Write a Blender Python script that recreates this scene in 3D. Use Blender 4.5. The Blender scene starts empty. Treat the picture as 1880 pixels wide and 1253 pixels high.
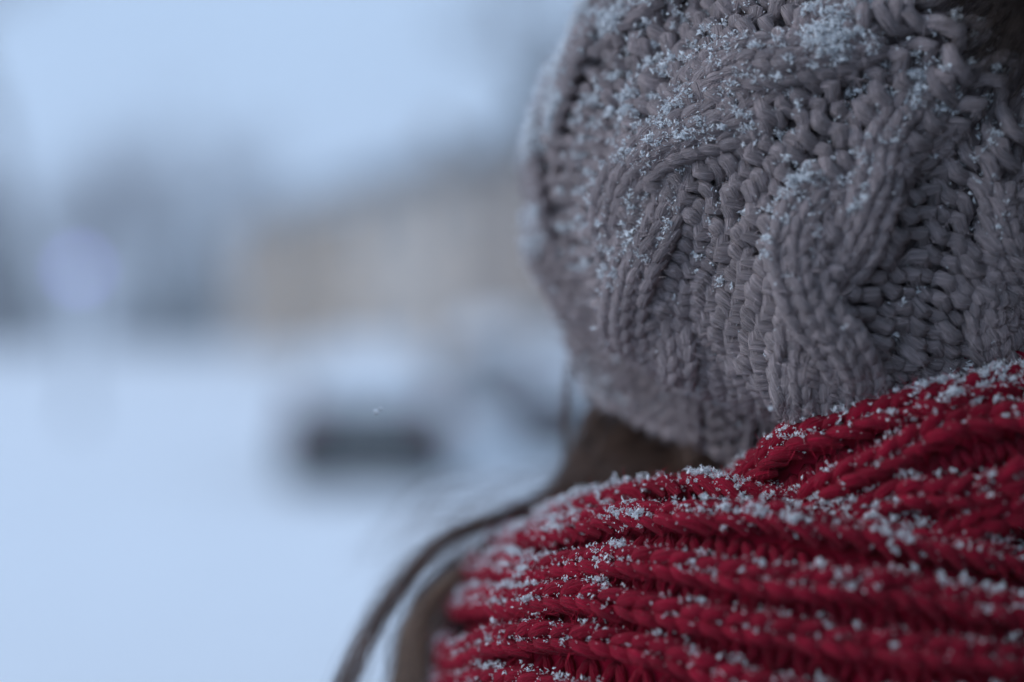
import bpy, math, random
import numpy as np
from mathutils import Vector, Matrix, noise as mnoise

random.seed(7); rng = np.random.default_rng(7)
S = bpy.context.scene
COL = S.collection
R = math.radians

# ------------------------------------------------------------------ camera
CAMZ = 1.55
FPX = 50 / 36 * 1880
cam = bpy.data.cameras.new('camera'); cam.lens = 50; cam.sensor_width = 36
cam.clip_start = 0.02; cam.clip_end = 2000
cam.dof.use_dof = True; cam.dof.focus_distance = 0.527; cam.dof.aperture_fstop = 1.6
camo = bpy.data.objects.new('camera', cam); COL.objects.link(camo)
camo.location = (0, 0, CAMZ); camo.rotation_euler = (R(90), 0, 0)
S.camera = camo

def W(px, py, d):
    """photo pixel (1880x1253) at depth d -> world point"""
    return np.array([(px - 940) * d / FPX, d, CAMZ + (626.5 - py) * d / FPX])

# ------------------------------------------------------------------ world, sun, exposure
world = bpy.data.worlds.new('World'); S.world = world; world.use_nodes = True
nt = world.node_tree; nt.nodes.clear()
SUN_EL, SUN_AZ = R(24), R(-98)      # azimuth from +Y, negative = left
sky = nt.nodes.new('ShaderNodeTexSky'); sky.sky_type = 'NISHITA'; sky.sun_disc = False
sky.sun_elevation = SUN_EL; sky.sun_rotation = SUN_AZ; sky.air_density = 1.0; sky.dust_density = 2.0; sky.ozone_density = 2.0
mix = nt.nodes.new('ShaderNodeMix'); mix.data_type = 'RGBA'; mix.inputs['Factor'].default_value = 0.86
mix.inputs['B'].default_value = (4.55, 6.25, 8.75, 1)          # even overcast cloud deck
wtc = nt.nodes.new('ShaderNodeTexCoord'); wn = nt.nodes.new('ShaderNodeTexNoise'); wn.inputs['Scale'].default_value = 2.2; wn.inputs['Detail'].default_value = 4
wr = nt.nodes.new('ShaderNodeMapRange'); wr.inputs['From Min'].default_value = .3; wr.inputs['From Max'].default_value = .7; wr.inputs['To Min'].default_value = .09; wr.inputs['To Max'].default_value = .106
nt.links.new(wtc.outputs['Generated'], wn.inputs['Vector']); nt.links.new(wn.outputs['Fac'], wr.inputs['Value'])   # soft cloud tone
bg = nt.nodes.new('ShaderNodeBackground'); bg.inputs['Strength'].default_value = 0.10
wo = nt.nodes.new('ShaderNodeOutputWorld')
nt.links.new(sky.outputs[0], mix.inputs['A']); nt.links.new(mix.outputs['Result'], bg.inputs['Color'])
nt.links.new(wr.outputs[0], bg.inputs['Strength']); nt.links.new(bg.outputs[0], wo.inputs[0])
sl = bpy.data.lights.new('sun', 'SUN'); sl.energy = 1.15; sl.angle = R(50); sl.color = (1.0, 0.97, 0.95)
so = bpy.data.objects.new('sun', sl); COL.objects.link(so)
sd = Vector((math.sin(SUN_AZ) * math.cos(SUN_EL), math.cos(SUN_AZ) * math.cos(SUN_EL), math.sin(SUN_EL)))
so.rotation_euler = sd.to_track_quat('Z', 'Y').to_euler(); so.location = (-20, 5, 20)
S.view_settings.view_transform = 'Standard'; S.view_settings.look = 'None'
S.view_settings.exposure = 0.27; S.view_settings.gamma = 1.0; S.view_settings.use_curve_mapping = False
S.render.engine = 'CYCLES'
S.cycles.use_adaptive_sampling = False
S.cycles.use_denoising = True
S.cycles.max_bounces = 6; S.cycles.diffuse_bounces = 4; S.cycles.volume_bounces = 1

# ------------------------------------------------------------------ helpers
def tag(o, label=None, cat=None, group=None, kind=None):
    if label: o['label'] = label
    if cat: o['category'] = cat
    if group: o['group'] = group
    if kind: o['kind'] = kind
    return o

def empty(name, loc=(0, 0, 0), rz=0.0):
    o = bpy.data.objects.new(name, None); COL.objects.link(o)
    o.location = loc; o.rotation_euler = (0, 0, rz); o.empty_display_size = 0.05
    return o

def mesh(name, V, F, mat=None, parent=None, smooth=True, attr=None, local=None):
    """V (n,3); F (m,k) array or list of such arrays. World-space verts unless parent given (then parent is at rest)."""
    V = np.asarray(V, dtype=np.float32)
    Fs = F if isinstance(F, list) else [F]
    Fs = [np.asarray(f, dtype=np.int32) for f in Fs if len(f)]
    me = bpy.data.meshes.new(name)
    if parent is not None and local is None:
        root = parent
        while root.parent is not None: root = root.parent
        V = V - np.array(root.location, dtype=np.float32)
    me.vertices.add(len(V)); me.vertices.foreach_set('co', V.ravel())
    nl = sum(f.size for f in Fs); npol = sum(len(f) for f in Fs)
    me.loops.add(nl); me.polygons.add(npol)
    me.loops.foreach_set('vertex_index', np.concatenate([f.ravel() for f in Fs]))
    tot = np.concatenate([np.full(len(f), f.shape[1], np.int32) for f in Fs])
    st = np.concatenate([[0], np.cumsum(tot)[:-1]]).astype(np.int32)
    me.polygons.foreach_set('loop_start', st)
    try: me.polygons.foreach_set('loop_total', tot)
    except Exception: pass
    me.polygons.foreach_set('use_smooth', np.full(npol, smooth, dtype=bool))
    if attr is not None:
        a = me.attributes.new('fib', 'FLOAT_VECTOR', 'POINT'); a.data.foreach_set('vector', np.asarray(attr, np.float32).ravel())
    me.update(calc_edges=True); me.validate()
    if mat: me.materials.append(mat)
    o = bpy.data.objects.new(name, me); COL.objects.link(o)
    if parent is not None: o.parent = parent
    return o

def nrm(a): return a / np.maximum(np.linalg.norm(a, axis=-1, keepdims=True), 1e-12)

def tubes(P, rad, Nref, sides=7, closed_ends=True, flat=1.0, twist=2.2):
    """P (M,K,3) paths, rad broadcast to (M,K), Nref (M,K,3) or (3,). -> verts, quads, attr, vertex normals"""
    M, K, _ = P.shape
    rad = np.broadcast_to(rad, (M, K))
    T = nrm(np.gradient(P, axis=1)); Nr = np.broadcast_to(Nref, P.shape)
    B = nrm(np.cross(T, Nr)); N = nrm(np.cross(B, T))
    al = np.arange(sides) / sides * 2 * np.pi
    ca, sa = np.cos(al), np.sin(al)
    D = N[:, :, None, :] * ca[:, None] + B[:, :, None, :] * sa[:, None]
    V = P[:, :, None, :] + D * (rad[:, :, None, None] * np.where(True, 1.0, 1.0))
    if flat != 1.0:
        V = P[:, :, None, :] + (N[:, :, None, :] * ca[:, None] * flat + B[:, :, None, :] * sa[:, None]) * rad[:, :, None, None]
    idx = np.arange(M * K * sides).reshape(M, K, sides)
    a = idx[:, :-1, :]; b = idx[:, 1:, :]
    F = np.stack([a, np.roll(a, -1, 2), np.roll(b, -1, 2), b], -1).reshape(-1, 4)
    seg = np.linalg.norm(np.diff(P, axis=1), axis=2); L = np.concatenate([np.zeros((M, 1)), np.cumsum(seg, 1)], 1)
    off = rng.random((M, 1)) * 40
    tw = L * 1000 / 10 * twist / 2.2 * 0.5
    ang = al[None, None, :] + tw[:, :, None]
    A = np.stack([np.broadcast_to((L + off)[:, :, None], ang.shape), np.cos(ang), np.sin(ang)], -1)
    return V.reshape(-1, 3), F, A.reshape(-1, 3), D.reshape(-1, 3)

def vnoise(P, scale, seed=0):
    """value noise 0..1, vectorised"""
    Q = np.asarray(P, np.float64) * scale + seed * 17.37 + 500
    I = np.floor(Q).astype(np.int64); f = Q - I; f = f * f * (3 - 2 * f)
    def h(i, j, k):
        n = (i * 374761393 + j * 668265263 + k * 2147483647 + seed * 1442695041) & 0xFFFFFFFF
        n = ((n ^ (n >> 13)) * 1274126177) & 0xFFFFFFFF
        return ((n ^ (n >> 16)) & 0xFFFF) / 65535.0
    x, y, z = I[..., 0], I[..., 1], I[..., 2]; r = 0
    for dx in (0, 1):
        for dy in (0, 1):
            for dz in (0, 1):
                w = (f[..., 0] if dx else 1 - f[..., 0]) * (f[..., 1] if dy else 1 - f[..., 1]) * (f[..., 2] if dz else 1 - f[..., 2])
                r = r + w * h(x + dx, y + dy, z + dz)
    return r

def sstep(a, b, x):
    t = np.clip((x - a) / (b - a), 0, 1); return t * t * (3 - 2 * t)

def catmull(pts, n):
    p = np.asarray(pts, float); p = np.vstack([2 * p[0] - p[1], p, 2 * p[-1] - p[-2]])
    t = np.linspace(0, len(p) - 3 - 1e-9, n); i = t.astype(int); f = (t - i)[:, None]
    p0, p1, p2, p3 = p[i], p[i + 1], p[i + 2], p[i + 3]
    return 0.5 * (2 * p1 + (p2 - p0) * f + (2 * p0 - 5 * p1 + 4 * p2 - p3) * f ** 2 + (3 * p1 - p0 - 3 * p2 + p3) * f ** 3)

# ------------------------------------------------------------------ materials
def newmat(name):
    m = bpy.data.materials.new(name); m.use_nodes = True
    n = m.node_tree.nodes; return m, n, m.node_tree.links, n['Principled BSDF']

def plain(name, col, rough=0.7, var=0.12, scale=6.0, metal=0.0, bump=0.0, emit=None, es=0.0, spec=0.3):
    m, n, l, p = newmat(name)
    p.inputs['Roughness'].default_value = rough; p.inputs['Metallic'].default_value = metal
    p.inputs['Specular IOR Level'].default_value = spec
    tc = n.new('ShaderNodeTexCoord'); nz = n.new('ShaderNodeTexNoise'); nz.inputs['Scale'].default_value = scale; nz.inputs['Detail'].default_value = 5
    l.new(tc.outputs['Object'], nz.inputs['Vector'])
    cr = n.new('ShaderNodeValToRGB'); c = np.array(col)
    cr.color_ramp.elements[0].position = 0.3; cr.color_ramp.elements[1].position = 0.7
    cr.color_ramp.elements[0].color = (*np.clip(c * (1 - var), 0, 1), 1); cr.color_ramp.elements[1].color = (*np.clip(c * (1 + var), 0, 1), 1)
    l.new(nz.outputs['Fac'], cr.inputs['Fac']); l.new(cr.outputs['Color'], p.inputs['Base Color'])
    if bump:
        b = n.new('ShaderNodeBump'); b.inputs['Strength'].default_value = bump; b.inputs['Distance'].default_value = 0.02
        l.new(nz.outputs['Fac'], b.inputs['Height']); l.new(b.outputs['Normal'], p.inputs['Normal'])
    if emit:
        p.inputs['Emission Color'].default_value = (*emit, 1); p.inputs['Emission Strength'].default_value = es
    return m

def yarn(name, dark, light, bump=0.6, sheen=0.35, sheen_col=(1, 1, 1)):
    m, n, l, p = newmat(name)
    p.inputs['Roughness'].default_value = 0.95; p.inputs['Specular IOR Level'].default_value = 0.08
    p.inputs['Sheen Weight'].default_value = sheen; p.inputs['Sheen Roughness'].default_value = 0.45
    p.inputs['Sheen Tint'].default_value = (*sheen_col, 1)
    at = n.new('ShaderNodeAttribute'); at.attribute_name = 'fib'
    mp = n.new('ShaderNodeMapping'); mp.inputs['Scale'].default_value = (110, 2.7, 2.7)
    l.new(at.outputs['Vector'], mp.inputs['Vector'])
    nz = n.new('ShaderNodeTexNoise'); nz.inputs['Scale'].default_value = 1.0; nz.inputs['Detail'].default_value = 4; nz.inputs['Roughness'].default_value = 0.65
    nz.inputs['Distortion'].default_value = 0.4
    l.new(mp.outputs[0], nz.inputs['Vector'])
    tc = n.new('ShaderNodeTexCoord'); n2 = n.new('ShaderNodeTexNoise'); n2.inputs['Scale'].default_value = 55; n2.inputs['Detail'].default_value = 3
    l.new(tc.outputs['Object'], n2.inputs['Vector'])
    ad = n.new('ShaderNodeMath'); ad.operation = 'MULTIPLY_ADD'; ad.inputs[1].default_value = 0.45; l.new(n2.outputs['Fac'], ad.inputs[0])
    sc = n.new('ShaderNodeMath'); sc.operation = 'MULTIPLY_ADD'; sc.inputs[1].default_value = 0.9; sc.inputs[2].default_value = -0.18
    l.new(nz.outputs['Fac'], sc.inputs[0]); l.new(sc.outputs[0], ad.inputs[2])
    cr = n.new('ShaderNodeValToRGB'); cr.color_ramp.elements[0].position = 0.25; cr.color_ramp.elements[1].position = 0.75
    cr.color_ramp.elements[0].color = (*dark, 1); cr.color_ramp.elements[1].color = (*light, 1)
    l.new(ad.outputs[0], cr.inputs['Fac']); l.new(cr.outputs['Color'], p.inputs['Base Color'])
    b = n.new('ShaderNodeBump'); b.inputs['Strength'].default_value = bump; b.inputs['Distance'].default_value = 0.004
    l.new(nz.outputs['Fac'], b.inputs['Height']); l.new(b.outputs['Normal'], p.inputs['Normal'])
    return m

M_hat = yarn('grey_wool', (0.215, 0.172, 0.174), (0.68, 0.55, 0.55), 1.0, 0.45, (0.9, 0.85, 0.85))
M_red = yarn('red_wool', (0.20, 0.004, 0.016), (0.62, 0.012, 0.055), 1.0, 0.20, (1.0, 0.35, 0.4))
M_hatfuzz = plain('grey_fuzz', (0.66, 0.54, 0.54), 0.9, 0.1, 40)
M_redfuzz = plain('red_fuzz', (0.62, 0.018, 0.055), 0.9, 0.15, 40)
M_fur = plain('brown_fur', (0.050, 0.034, 0.028), 0.7, 0.4, 60)
M_hair = plain('brown_hair', (0.165, 0.094, 0.064), 0.42, 0.35, 90, spec=0.5)
M_grain = plain('snow_crystals', (0.88, 0.90, 0.92), 0.5, 0.03, 50)
_n = M_grain.node_tree.nodes; _t = _n.new('ShaderNodeBsdfTranslucent'); _t.inputs['Color'].default_value = (0.88, 0.90, 0.92, 1)
_m = _n.new('ShaderNodeMixShader'); _m.inputs[0].default_value = 0.12; _l = M_grain.node_tree.links
_l.new(_n['Principled BSDF'].outputs[0], _m.inputs[1]); _l.new(_t.outputs[0], _m.inputs[2]); _l.new(_m.outputs[0], _n['Material Output'].inputs['Surface'])
M_snow = plain('snow', (0.84, 0.86, 0.89), 0.8, 0.03, 1.2, bump=0.25)
M_skin = plain('skin', (0.50, 0.32, 0.25), 0.5, 0.06, 12)
M_coat = plain('coat_cloth', (0.030, 0.027, 0.030), 0.9, 0.25, 80, bump=0.2)
M_trouser = plain('trouser_cloth', (0.03, 0.035, 0.05), 0.9, 0.2, 60)
M_boot = plain('boot_leather', (0.03, 0.02, 0.015), 0.5, 0.2, 30)

# ------------------------------------------------------------------ terrain
def gz(x, y):
    x = np.asarray(x, float); y = np.asarray(y, float)
    return 1.22 * sstep(19, 48, y) + 0.05 * (np.sin(x * 0.31 + 1) * np.cos(y * 0.23) + np.sin(x * 0.9 + y * 0.6) * 0.3) * sstep(2, 10, np.hypot(x, y))

def build_ground():
    g = np.concatenate([-np.geomspace(600, 1.5, 60), np.linspace(-1.2, 1.2, 7), np.geomspace(1.5, 600, 60)])
    gy = np.concatenate([-np.geomspace(120, 1.5, 24), np.linspace(-1.2, 70, 110), np.geomspace(72, 900, 24)])
    X, Y = np.meshgrid(g, gy); Z = gz(X, Y)
    n, m = X.shape; idx = np.arange(n * m).reshape(n, m)
    F = np.stack([idx[:-1, :-1], idx[:-1, 1:], idx[1:, 1:], idx[1:, :-1]], -1).reshape(-1, 4)
    o = mesh('ground', np.stack([X, Y, Z], -1).reshape(-1, 3), F, M_snow)
    tag(o, 'open snow covered ground under an overcast sky', None, None, 'structure')
build_ground()

# boxes --------------------------------------------------------------
BOXF = np.array([[0, 1, 3, 2], [4, 6, 7, 5], [0, 4, 5, 1], [2, 3, 7, 6], [0, 2, 6, 4], [1, 5, 7, 3]])
def boxv(x0, x1, y0, y1, z0, z1):
    return np.array([[x, y, z] for x in (x0, x1) for y in (y0, y1) for z in (z0, z1)], float)
def box(name, x0, x1, y0, y1, z0, z1, mat, parent, bev=0.0):
    o = mesh(name, boxv(x0, x1, y0, y1, z0, z1), BOXF, mat, parent, smooth=False, local=True)
    if bev:
        b = o.modifiers.new('b', 'BEVEL'); b.width = bev; b.segments = 2
    return o
def lathe(name, prof, n, mat, parent, axis='Z', at=(0, 0, 0)):
    p = np.array(prof, float); a = np.arange(n) / n * 2 * np.pi
    V = np.stack([p[:, :1] * np.cos(a), p[:, :1] * np.sin(a), np.repeat(p[:, 1:2], n, 1)], -1)
    if axis == 'X': V = V[..., [2, 0, 1]]
    if axis == 'Y': V = V[..., [0, 2, 1]]
    idx = np.arange(len(p) * n).reshape(len(p), n); q = idx[:-1]; r = idx[1:]
    F = np.stack([q, np.roll(q, -1, 1), np.roll(r, -1, 1), r], -1).reshape(-1, 4)
    return mesh(name, V.reshape(-1, 3) + np.array(at), F, mat, parent, local=True)

# ------------------------------------------------------------------ house
M_wall = plain('plaster_tan', (0.35, 0.255, 0.165), 0.9, 0.1, 1.5, bump=0.1)
M_wall2 = plain('plaster_grey', (0.53, 0.45, 0.375), 0.9, 0.08, 1.5, bump=0.1)
M_wall3 = plain('boards_brown', (0.29, 0.225, 0.175), 0.9, 0.1, 1.5, bump=0.1)
M_roof = plain('roof_sheet', (0.10, 0.11, 0.125), 0.6, 0.15, 2)
M_frame = plain('window_paint', (0.6, 0.58, 0.54), 0.6, 0.05, 8)
M_glass = plain('window_glass', (0.05, 0.06, 0.07), 0.08, 0.05, 3, spec=0.5)
M_dark = plain('dark_metal', (0.035, 0.038, 0.042), 0.5, 0.15, 12)

def build_house():
    A = np.array([-11.1, 56.5]); B = np.array([4.2, 27.5])
    d = B - A; L = float(np.hypot(*d)); ang = math.atan2(d[1], d[0]); z0 = 0.3
    h = empty('long_house', (A[0], A[1], z0), ang)      # local x along facade, local -y faces camera side?
    # facade plane is local y=0 ; house body extends to +y (away from camera)
    tag(h, 'long tan and grey plastered house with dark sheet roof beyond the snow', 'house')
    top = CAMZ + 4.5 - z0; dep = 9.0
    sec = [(0, L * 0.40, M_wall), (L * 0.40, L * 0.62, M_wall2), (L * 0.62, L, M_wall3)]
    for x0, x1, mt in sec:
        box('wall', x0, x1 - 0.004, 0, dep, 0, top, mt, h)
    # roof: gabled, overhanging
    ov, rh = 0.55, 2.1
    rv = np.array([[-ov, -ov, top], [L + ov, -ov, top], [L + ov, dep / 2, top + rh], [-ov, dep / 2, top + rh], [-ov, dep + ov, top], [L + ov, dep + ov, top],
                   [-ov, -ov, top + .18], [L + ov, -ov, top + .18], [L + ov, dep / 2, top + rh + .18], [-ov, dep / 2, top + rh + .18], [-ov, dep + ov, top + .18], [L + ov, dep + ov, top + .18]])
    rf = mesh('roof', rv, [np.array([[6, 7, 8, 9], [9, 8, 11, 10], [3, 2, 1, 0], [4, 5, 2, 3], [0, 1, 7, 6], [4, 10, 11, 5], [0, 6, 9, 3], [3, 9, 10, 4], [1, 2, 8, 7], [2, 5, 11, 8]])], M_roof, h, smooth=False, local=True)
    box('chimney', L * .3, L * .3 + .7, dep / 2 - .35, dep / 2 + .35, top + rh - .5, top + rh + 1.0, M_wall3, rf)
    box('gutter', -ov, L + ov, -ov - .12, -ov - .003, top + .02, top + .14, M_dark, h)
    for x in (L * .2, L * .52, L * .8):
        box('drainpipe', x - .05, x + .05, -.13, -.01, .2, top, M_dark, h)
    nw = 8
    for r_ in range(2):
        for i in range(nw):
            x = L * (i + .55) / (nw + .1); zc = 1.3 + r_ * 2.5
            if r_ == 0 and i == 3:
                dd = box('door', x - .5, x + .5, -.05, .05, 0.02, 2.1, M_dark, h); box('handle', x + .33, x + .42, -.12, -.053, 1.0, 1.08, M_frame, dd); continue
            f = box('window', x - .55, x + .55, -.05, .05, zc, zc + 1.3, M_frame, h)
            box('pane', x - .48, x - .03, -.062, -.052, zc + .07, zc + 1.23, M_glass, f)
            box('pane', x + .03, x + .48, -.062, -.052, zc + .07, zc + 1.23, M_glass, f)
            box('sill', x - .62, x + .62, -.16, -.053, zc - .06, zc, M_frame, f)
build_house()

M_shade_boards = plain('shade_house_boards', (0.055, 0.045, 0.040), 0.85, 0.25, 3, bump=0.2)
M_bounce_blocker = plain('bounce_blocker_asphalt', (0.045, 0.045, 0.048), 0.7, 0.3, 5, bump=0.2)
def build_bounce_blocker():  # dark ground out of frame, added to stop snow bounce reaching the scarf
    xs = np.linspace(-1.6, 1.88, 16); ys = np.linspace(-3.0, 5.4, 30); X, Y = np.meshgrid(xs, ys); idx = np.arange(X.size).reshape(X.shape)
    F = np.stack([idx[:-1, :-1], idx[:-1, 1:], idx[1:, 1:], idx[1:, :-1]], -1).reshape(-1, 4)
    o = mesh('path', np.stack([X, Y, gz(X, Y) + .012], -1).reshape(-1, 3), F, M_bounce_blocker); tag(o, 'unseen dark asphalt added underfoot to cut light bounced up from the snow', None, None, 'structure')
build_bounce_blocker()
def build_shade_house():  # unseen house, added to block sky light from the right and behind
    h = empty('unseen_shade_house', (1.9, -2.3, -.1)); tag(h, 'unseen dark board house added to shade the wearer from right and behind', 'house')
    box('wall', 0, 7, -6, 6.4, 0, 4.6, M_shade_boards, h)
    box('wall', -2.1, -.004, -6, -.5, 0, 4.6, M_shade_boards, h); box('roof', -2.5, -.404, -6.4, 0, 4.604, 4.8, M_roof, h)
    box('roof', -.4, 7.5, -6.4, 6.9, 4.604, 4.8, M_roof, h)
    f = box('window', -.04, -.001, 4.2, 5.2, 1.2, 2.5, M_frame, h); box('pane', -.05, -.043, 4.27, 5.13, 1.27, 2.43, M_glass, f)
build_shade_house()

# ------------------------------------------------------------------ trees
M_bark = plain('bark', (0.085, 0.075, 0.075), 0.9, 0.3, 10, bump=0.3)
M_twig = plain('frosted_twigs', (0.20, 0.19, 0.20), 0.9, 0.2, 10)
M_needle = plain('needles', (0.035, 0.055, 0.05), 0.9, 0.3, 6)

def branch_tree(seed, H):
    r = random.Random(seed); paths = {0: [], 1: []}
    def grow(p, d, ln, rad, lvl):
        K = 6; pts = [p.copy()]; q = p.copy(); dd = d.copy()
        for k in range(K - 1):
            dd = (dd + Vector((r.gauss(0, .12), r.gauss(0, .12), r.gauss(0.03, .08)))).normalized(); q = q + dd * ln / (K - 1); pts.append(q.copy())
        paths[0 if lvl == 0 else 1].append((pts, rad))
        if lvl >= 3: return
        nb = [13, 8, 7][lvl]
        for b in range(nb):
            t = r.uniform(.28 if lvl == 0 else .15, 1.0); i = min(int(t * (K - 1)), K - 2); f = t * (K - 1) - i
            bp = pts[i].lerp(pts[i + 1], f); ax = (pts[i + 1] - pts[i]).normalized()
            perp = ax.orthogonal().normalized(); perp.rotate(Matrix.Rotation(r.uniform(0, 6.28), 3, ax))
            nd = (ax * r.uniform(.5, 1.0) + perp * r.uniform(.6, 1.0) + Vector((0, 0, .15))).normalized()
            grow(bp, nd, ln * r.uniform(.35, .55) * (1.15 - .5 * t), rad * .42 * (1.1 - .4 * t), lvl + 1)
    grow(Vector((0, 0, -.2)), Vector((0, 0, 1)), H, H * .018, 0)
    out = []
    for k in (0, 1):
        P = np.array([[list(v) for v in p] for p, _ in paths[k]]); rd = np.array([x for _, x in paths[k]])
        rr = np.maximum(rd[:, None] * np.linspace(1, .35, 6)[None], .012)
        V, F, A, D = tubes(P, rr, np.array([.3, .2, .93]) if k else np.array([1.0, 0, 0]), 8 if k == 0 else 3)
        out.append((V, F))
    return out

def spruce(seed, H):
    r = np.random.default_rng(seed); n = 420
    t = np.sort(r.random(n) ** .8); z = H * (.06 + .93 * t); ln = H * .2 * (1 - t) + .15
    a = r.random(n) * 6.283; K = 4
    u = np.linspace(0, 1, K)
    P = np.stack([np.cos(a)[:, None] * ln[:, None] * u, np.sin(a)[:, None] * ln[:, None] * u, z[:, None] - ln[:, None] * (.35 * u + .15 * u * u)], -1)
    V1, F1, _, _ = tubes(np.array([[[0, 0, -.2], [0, 0, H * .5], [0, 0, H]]]), np.array([[H * .016, H * .01, .02]]), np.array([1.0, 0, 0]), 8)
    # needle sprays: quads hanging on both sides of each limb
    m = n * 26; i = r.integers(0, n, m); tt = r.random(m); base = np.stack([np.cos(a[i]) * ln[i] * tt, np.sin(a[i]) * ln[i] * tt, z[i] - ln[i] * (.35 * tt + .15 * tt ** 2)], -1)
    d1 = nrm(r.normal(size=(m, 3)) + np.stack([np.cos(a[i]), np.sin(a[i]), -.5 + 0 * tt], -1)) * (.22 + .2 * r.random(m))[:, None]
    d2 = nrm(np.cross(d1, r.normal(size=(m, 3)))) * .05
    V2 = np.stack([base - d2, base + d2, base + d1 + d2 * .4, base + d1 - d2 * .4], 1).reshape(-1, 3); F2 = np.arange(m * 4).reshape(m, 4)
    return (V1, F1), (V2, F2)

def make_tree(name, parts, mats, label, group, loc, sc, rz):
    t = empty(name, loc, rz); t.scale = (sc, sc, sc); tag(t, label, 'tree', group)
    for nm, (V, F), m in zip(('trunk', 'crown'), parts, mats): mesh(nm, V, F, m, t, local=True)
    return t
def copy_tree(src, loc, sc, rz):
    c = src.copy(); COL.objects.link(c); c.location = loc; c.scale = (sc, sc, sc); c.rotation_euler = (0, 0, rz)
    for ch in src.children:
        k = ch.copy(); COL.objects.link(k); k.parent = c
    return c
def px_at(px, y): return (px - 940) * y / FPX

tr = None
for px, y, sc, rz in [(300, 74, 1.25, 0), (345, 90, 1.5, 2), (210, 105, 1.3, 1), (130, 95, 1.0, 4), (255, 66, .8, 3), (400, 80, 1.0, 5), (60, 110, 1.25, 2.5), (440, 100, 1.1, .6), (170, 125, 1.5, 5.2), (25, 46, 2.0, 3.4), (150, 70, .9, 1.1), (110, 100, 1.4, .2), (240, 110, 1.4, 4.4)]:
    x = px_at(px, y); loc = (x, y, float(gz(x, y)))
    if tr is None: tr = make_tree('bare_tree', branch_tree(3, 9.5), (M_bark, M_twig), 'bare frosted tree at the far edge of the snowfield', 'bare trees at the edge of the snowfield', loc, sc, rz)
    else: copy_tree(tr, loc, sc, rz)
sp = None
for px, y, sc, rz in [(15, 62, .85, 0), (-45, 70, 1.1, 1), (75, 84, .7, 2), (308, 60, .42, 3), (-110, 66, 1.2, 2), (338, 72, .95, 1.4), (262, 76, .62, 4), (392, 70, .6, .3), (215, 82, .6, 2.2)]:
    x = px_at(px, y); loc = (x, y, float(gz(x, y)))
    if sp is None: sp = make_tree('spruce_tree', spruce(5, 8.0), (M_bark, M_needle), 'dark spruce at the far edge of the snowfield', 'spruces at the edge of the snowfield', loc, sc, rz)
    else: copy_tree(sp, loc, sc, rz)
x = px_at(1045, 62)
big = make_tree('bare_tree', branch_tree(11, 15), (M_bark, M_bark), 'tall bare tree rising behind the roof of the long house', None, (x, 62, 1.2), 1.25, 0)
x = px_at(925, 60)
make_tree('spruce_tree', spruce(15, 9.6), (M_bark, M_needle), 'spruce peeking over the roof ridge of the long house, lowest of three', None, (x, 60, 1.2), 1.0, 0)
x = px_at(978, 61)
make_tree('spruce_tree', spruce(16, 12.0), (M_bark, M_needle), 'spruce over the roof of the long house, middle one of three by height', None, (x, 61, 1.2), 1.0, 0)
x = px_at(1030, 58)
make_tree('spruce_tree', spruce(8, 14), (M_bark, M_needle), 'tall spruce standing behind the roof of the long house', None, (x, 58, 1.2), .95, 0)

# ------------------------------------------------------------------ parked cars
M_tyre = plain('tyre_rubber', (0.02, 0.02, 0.02), 0.8, 0.2, 20)
M_rim = plain('rim_metal', (0.35, 0.35, 0.36), 0.4, 0.1, 20, metal=0.8)
M_bump = plain('black_plastic', (0.010, 0.013, 0.013), 0.6, 0.15, 10)
M_lampred = plain('tail_lamp', (0.25, 0.02, 0.02), 0.3, 0.1, 10)
M_plate = plain('plate_white', (0.6, 0.6, 0.58), 0.5, 0.03, 10)

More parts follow.
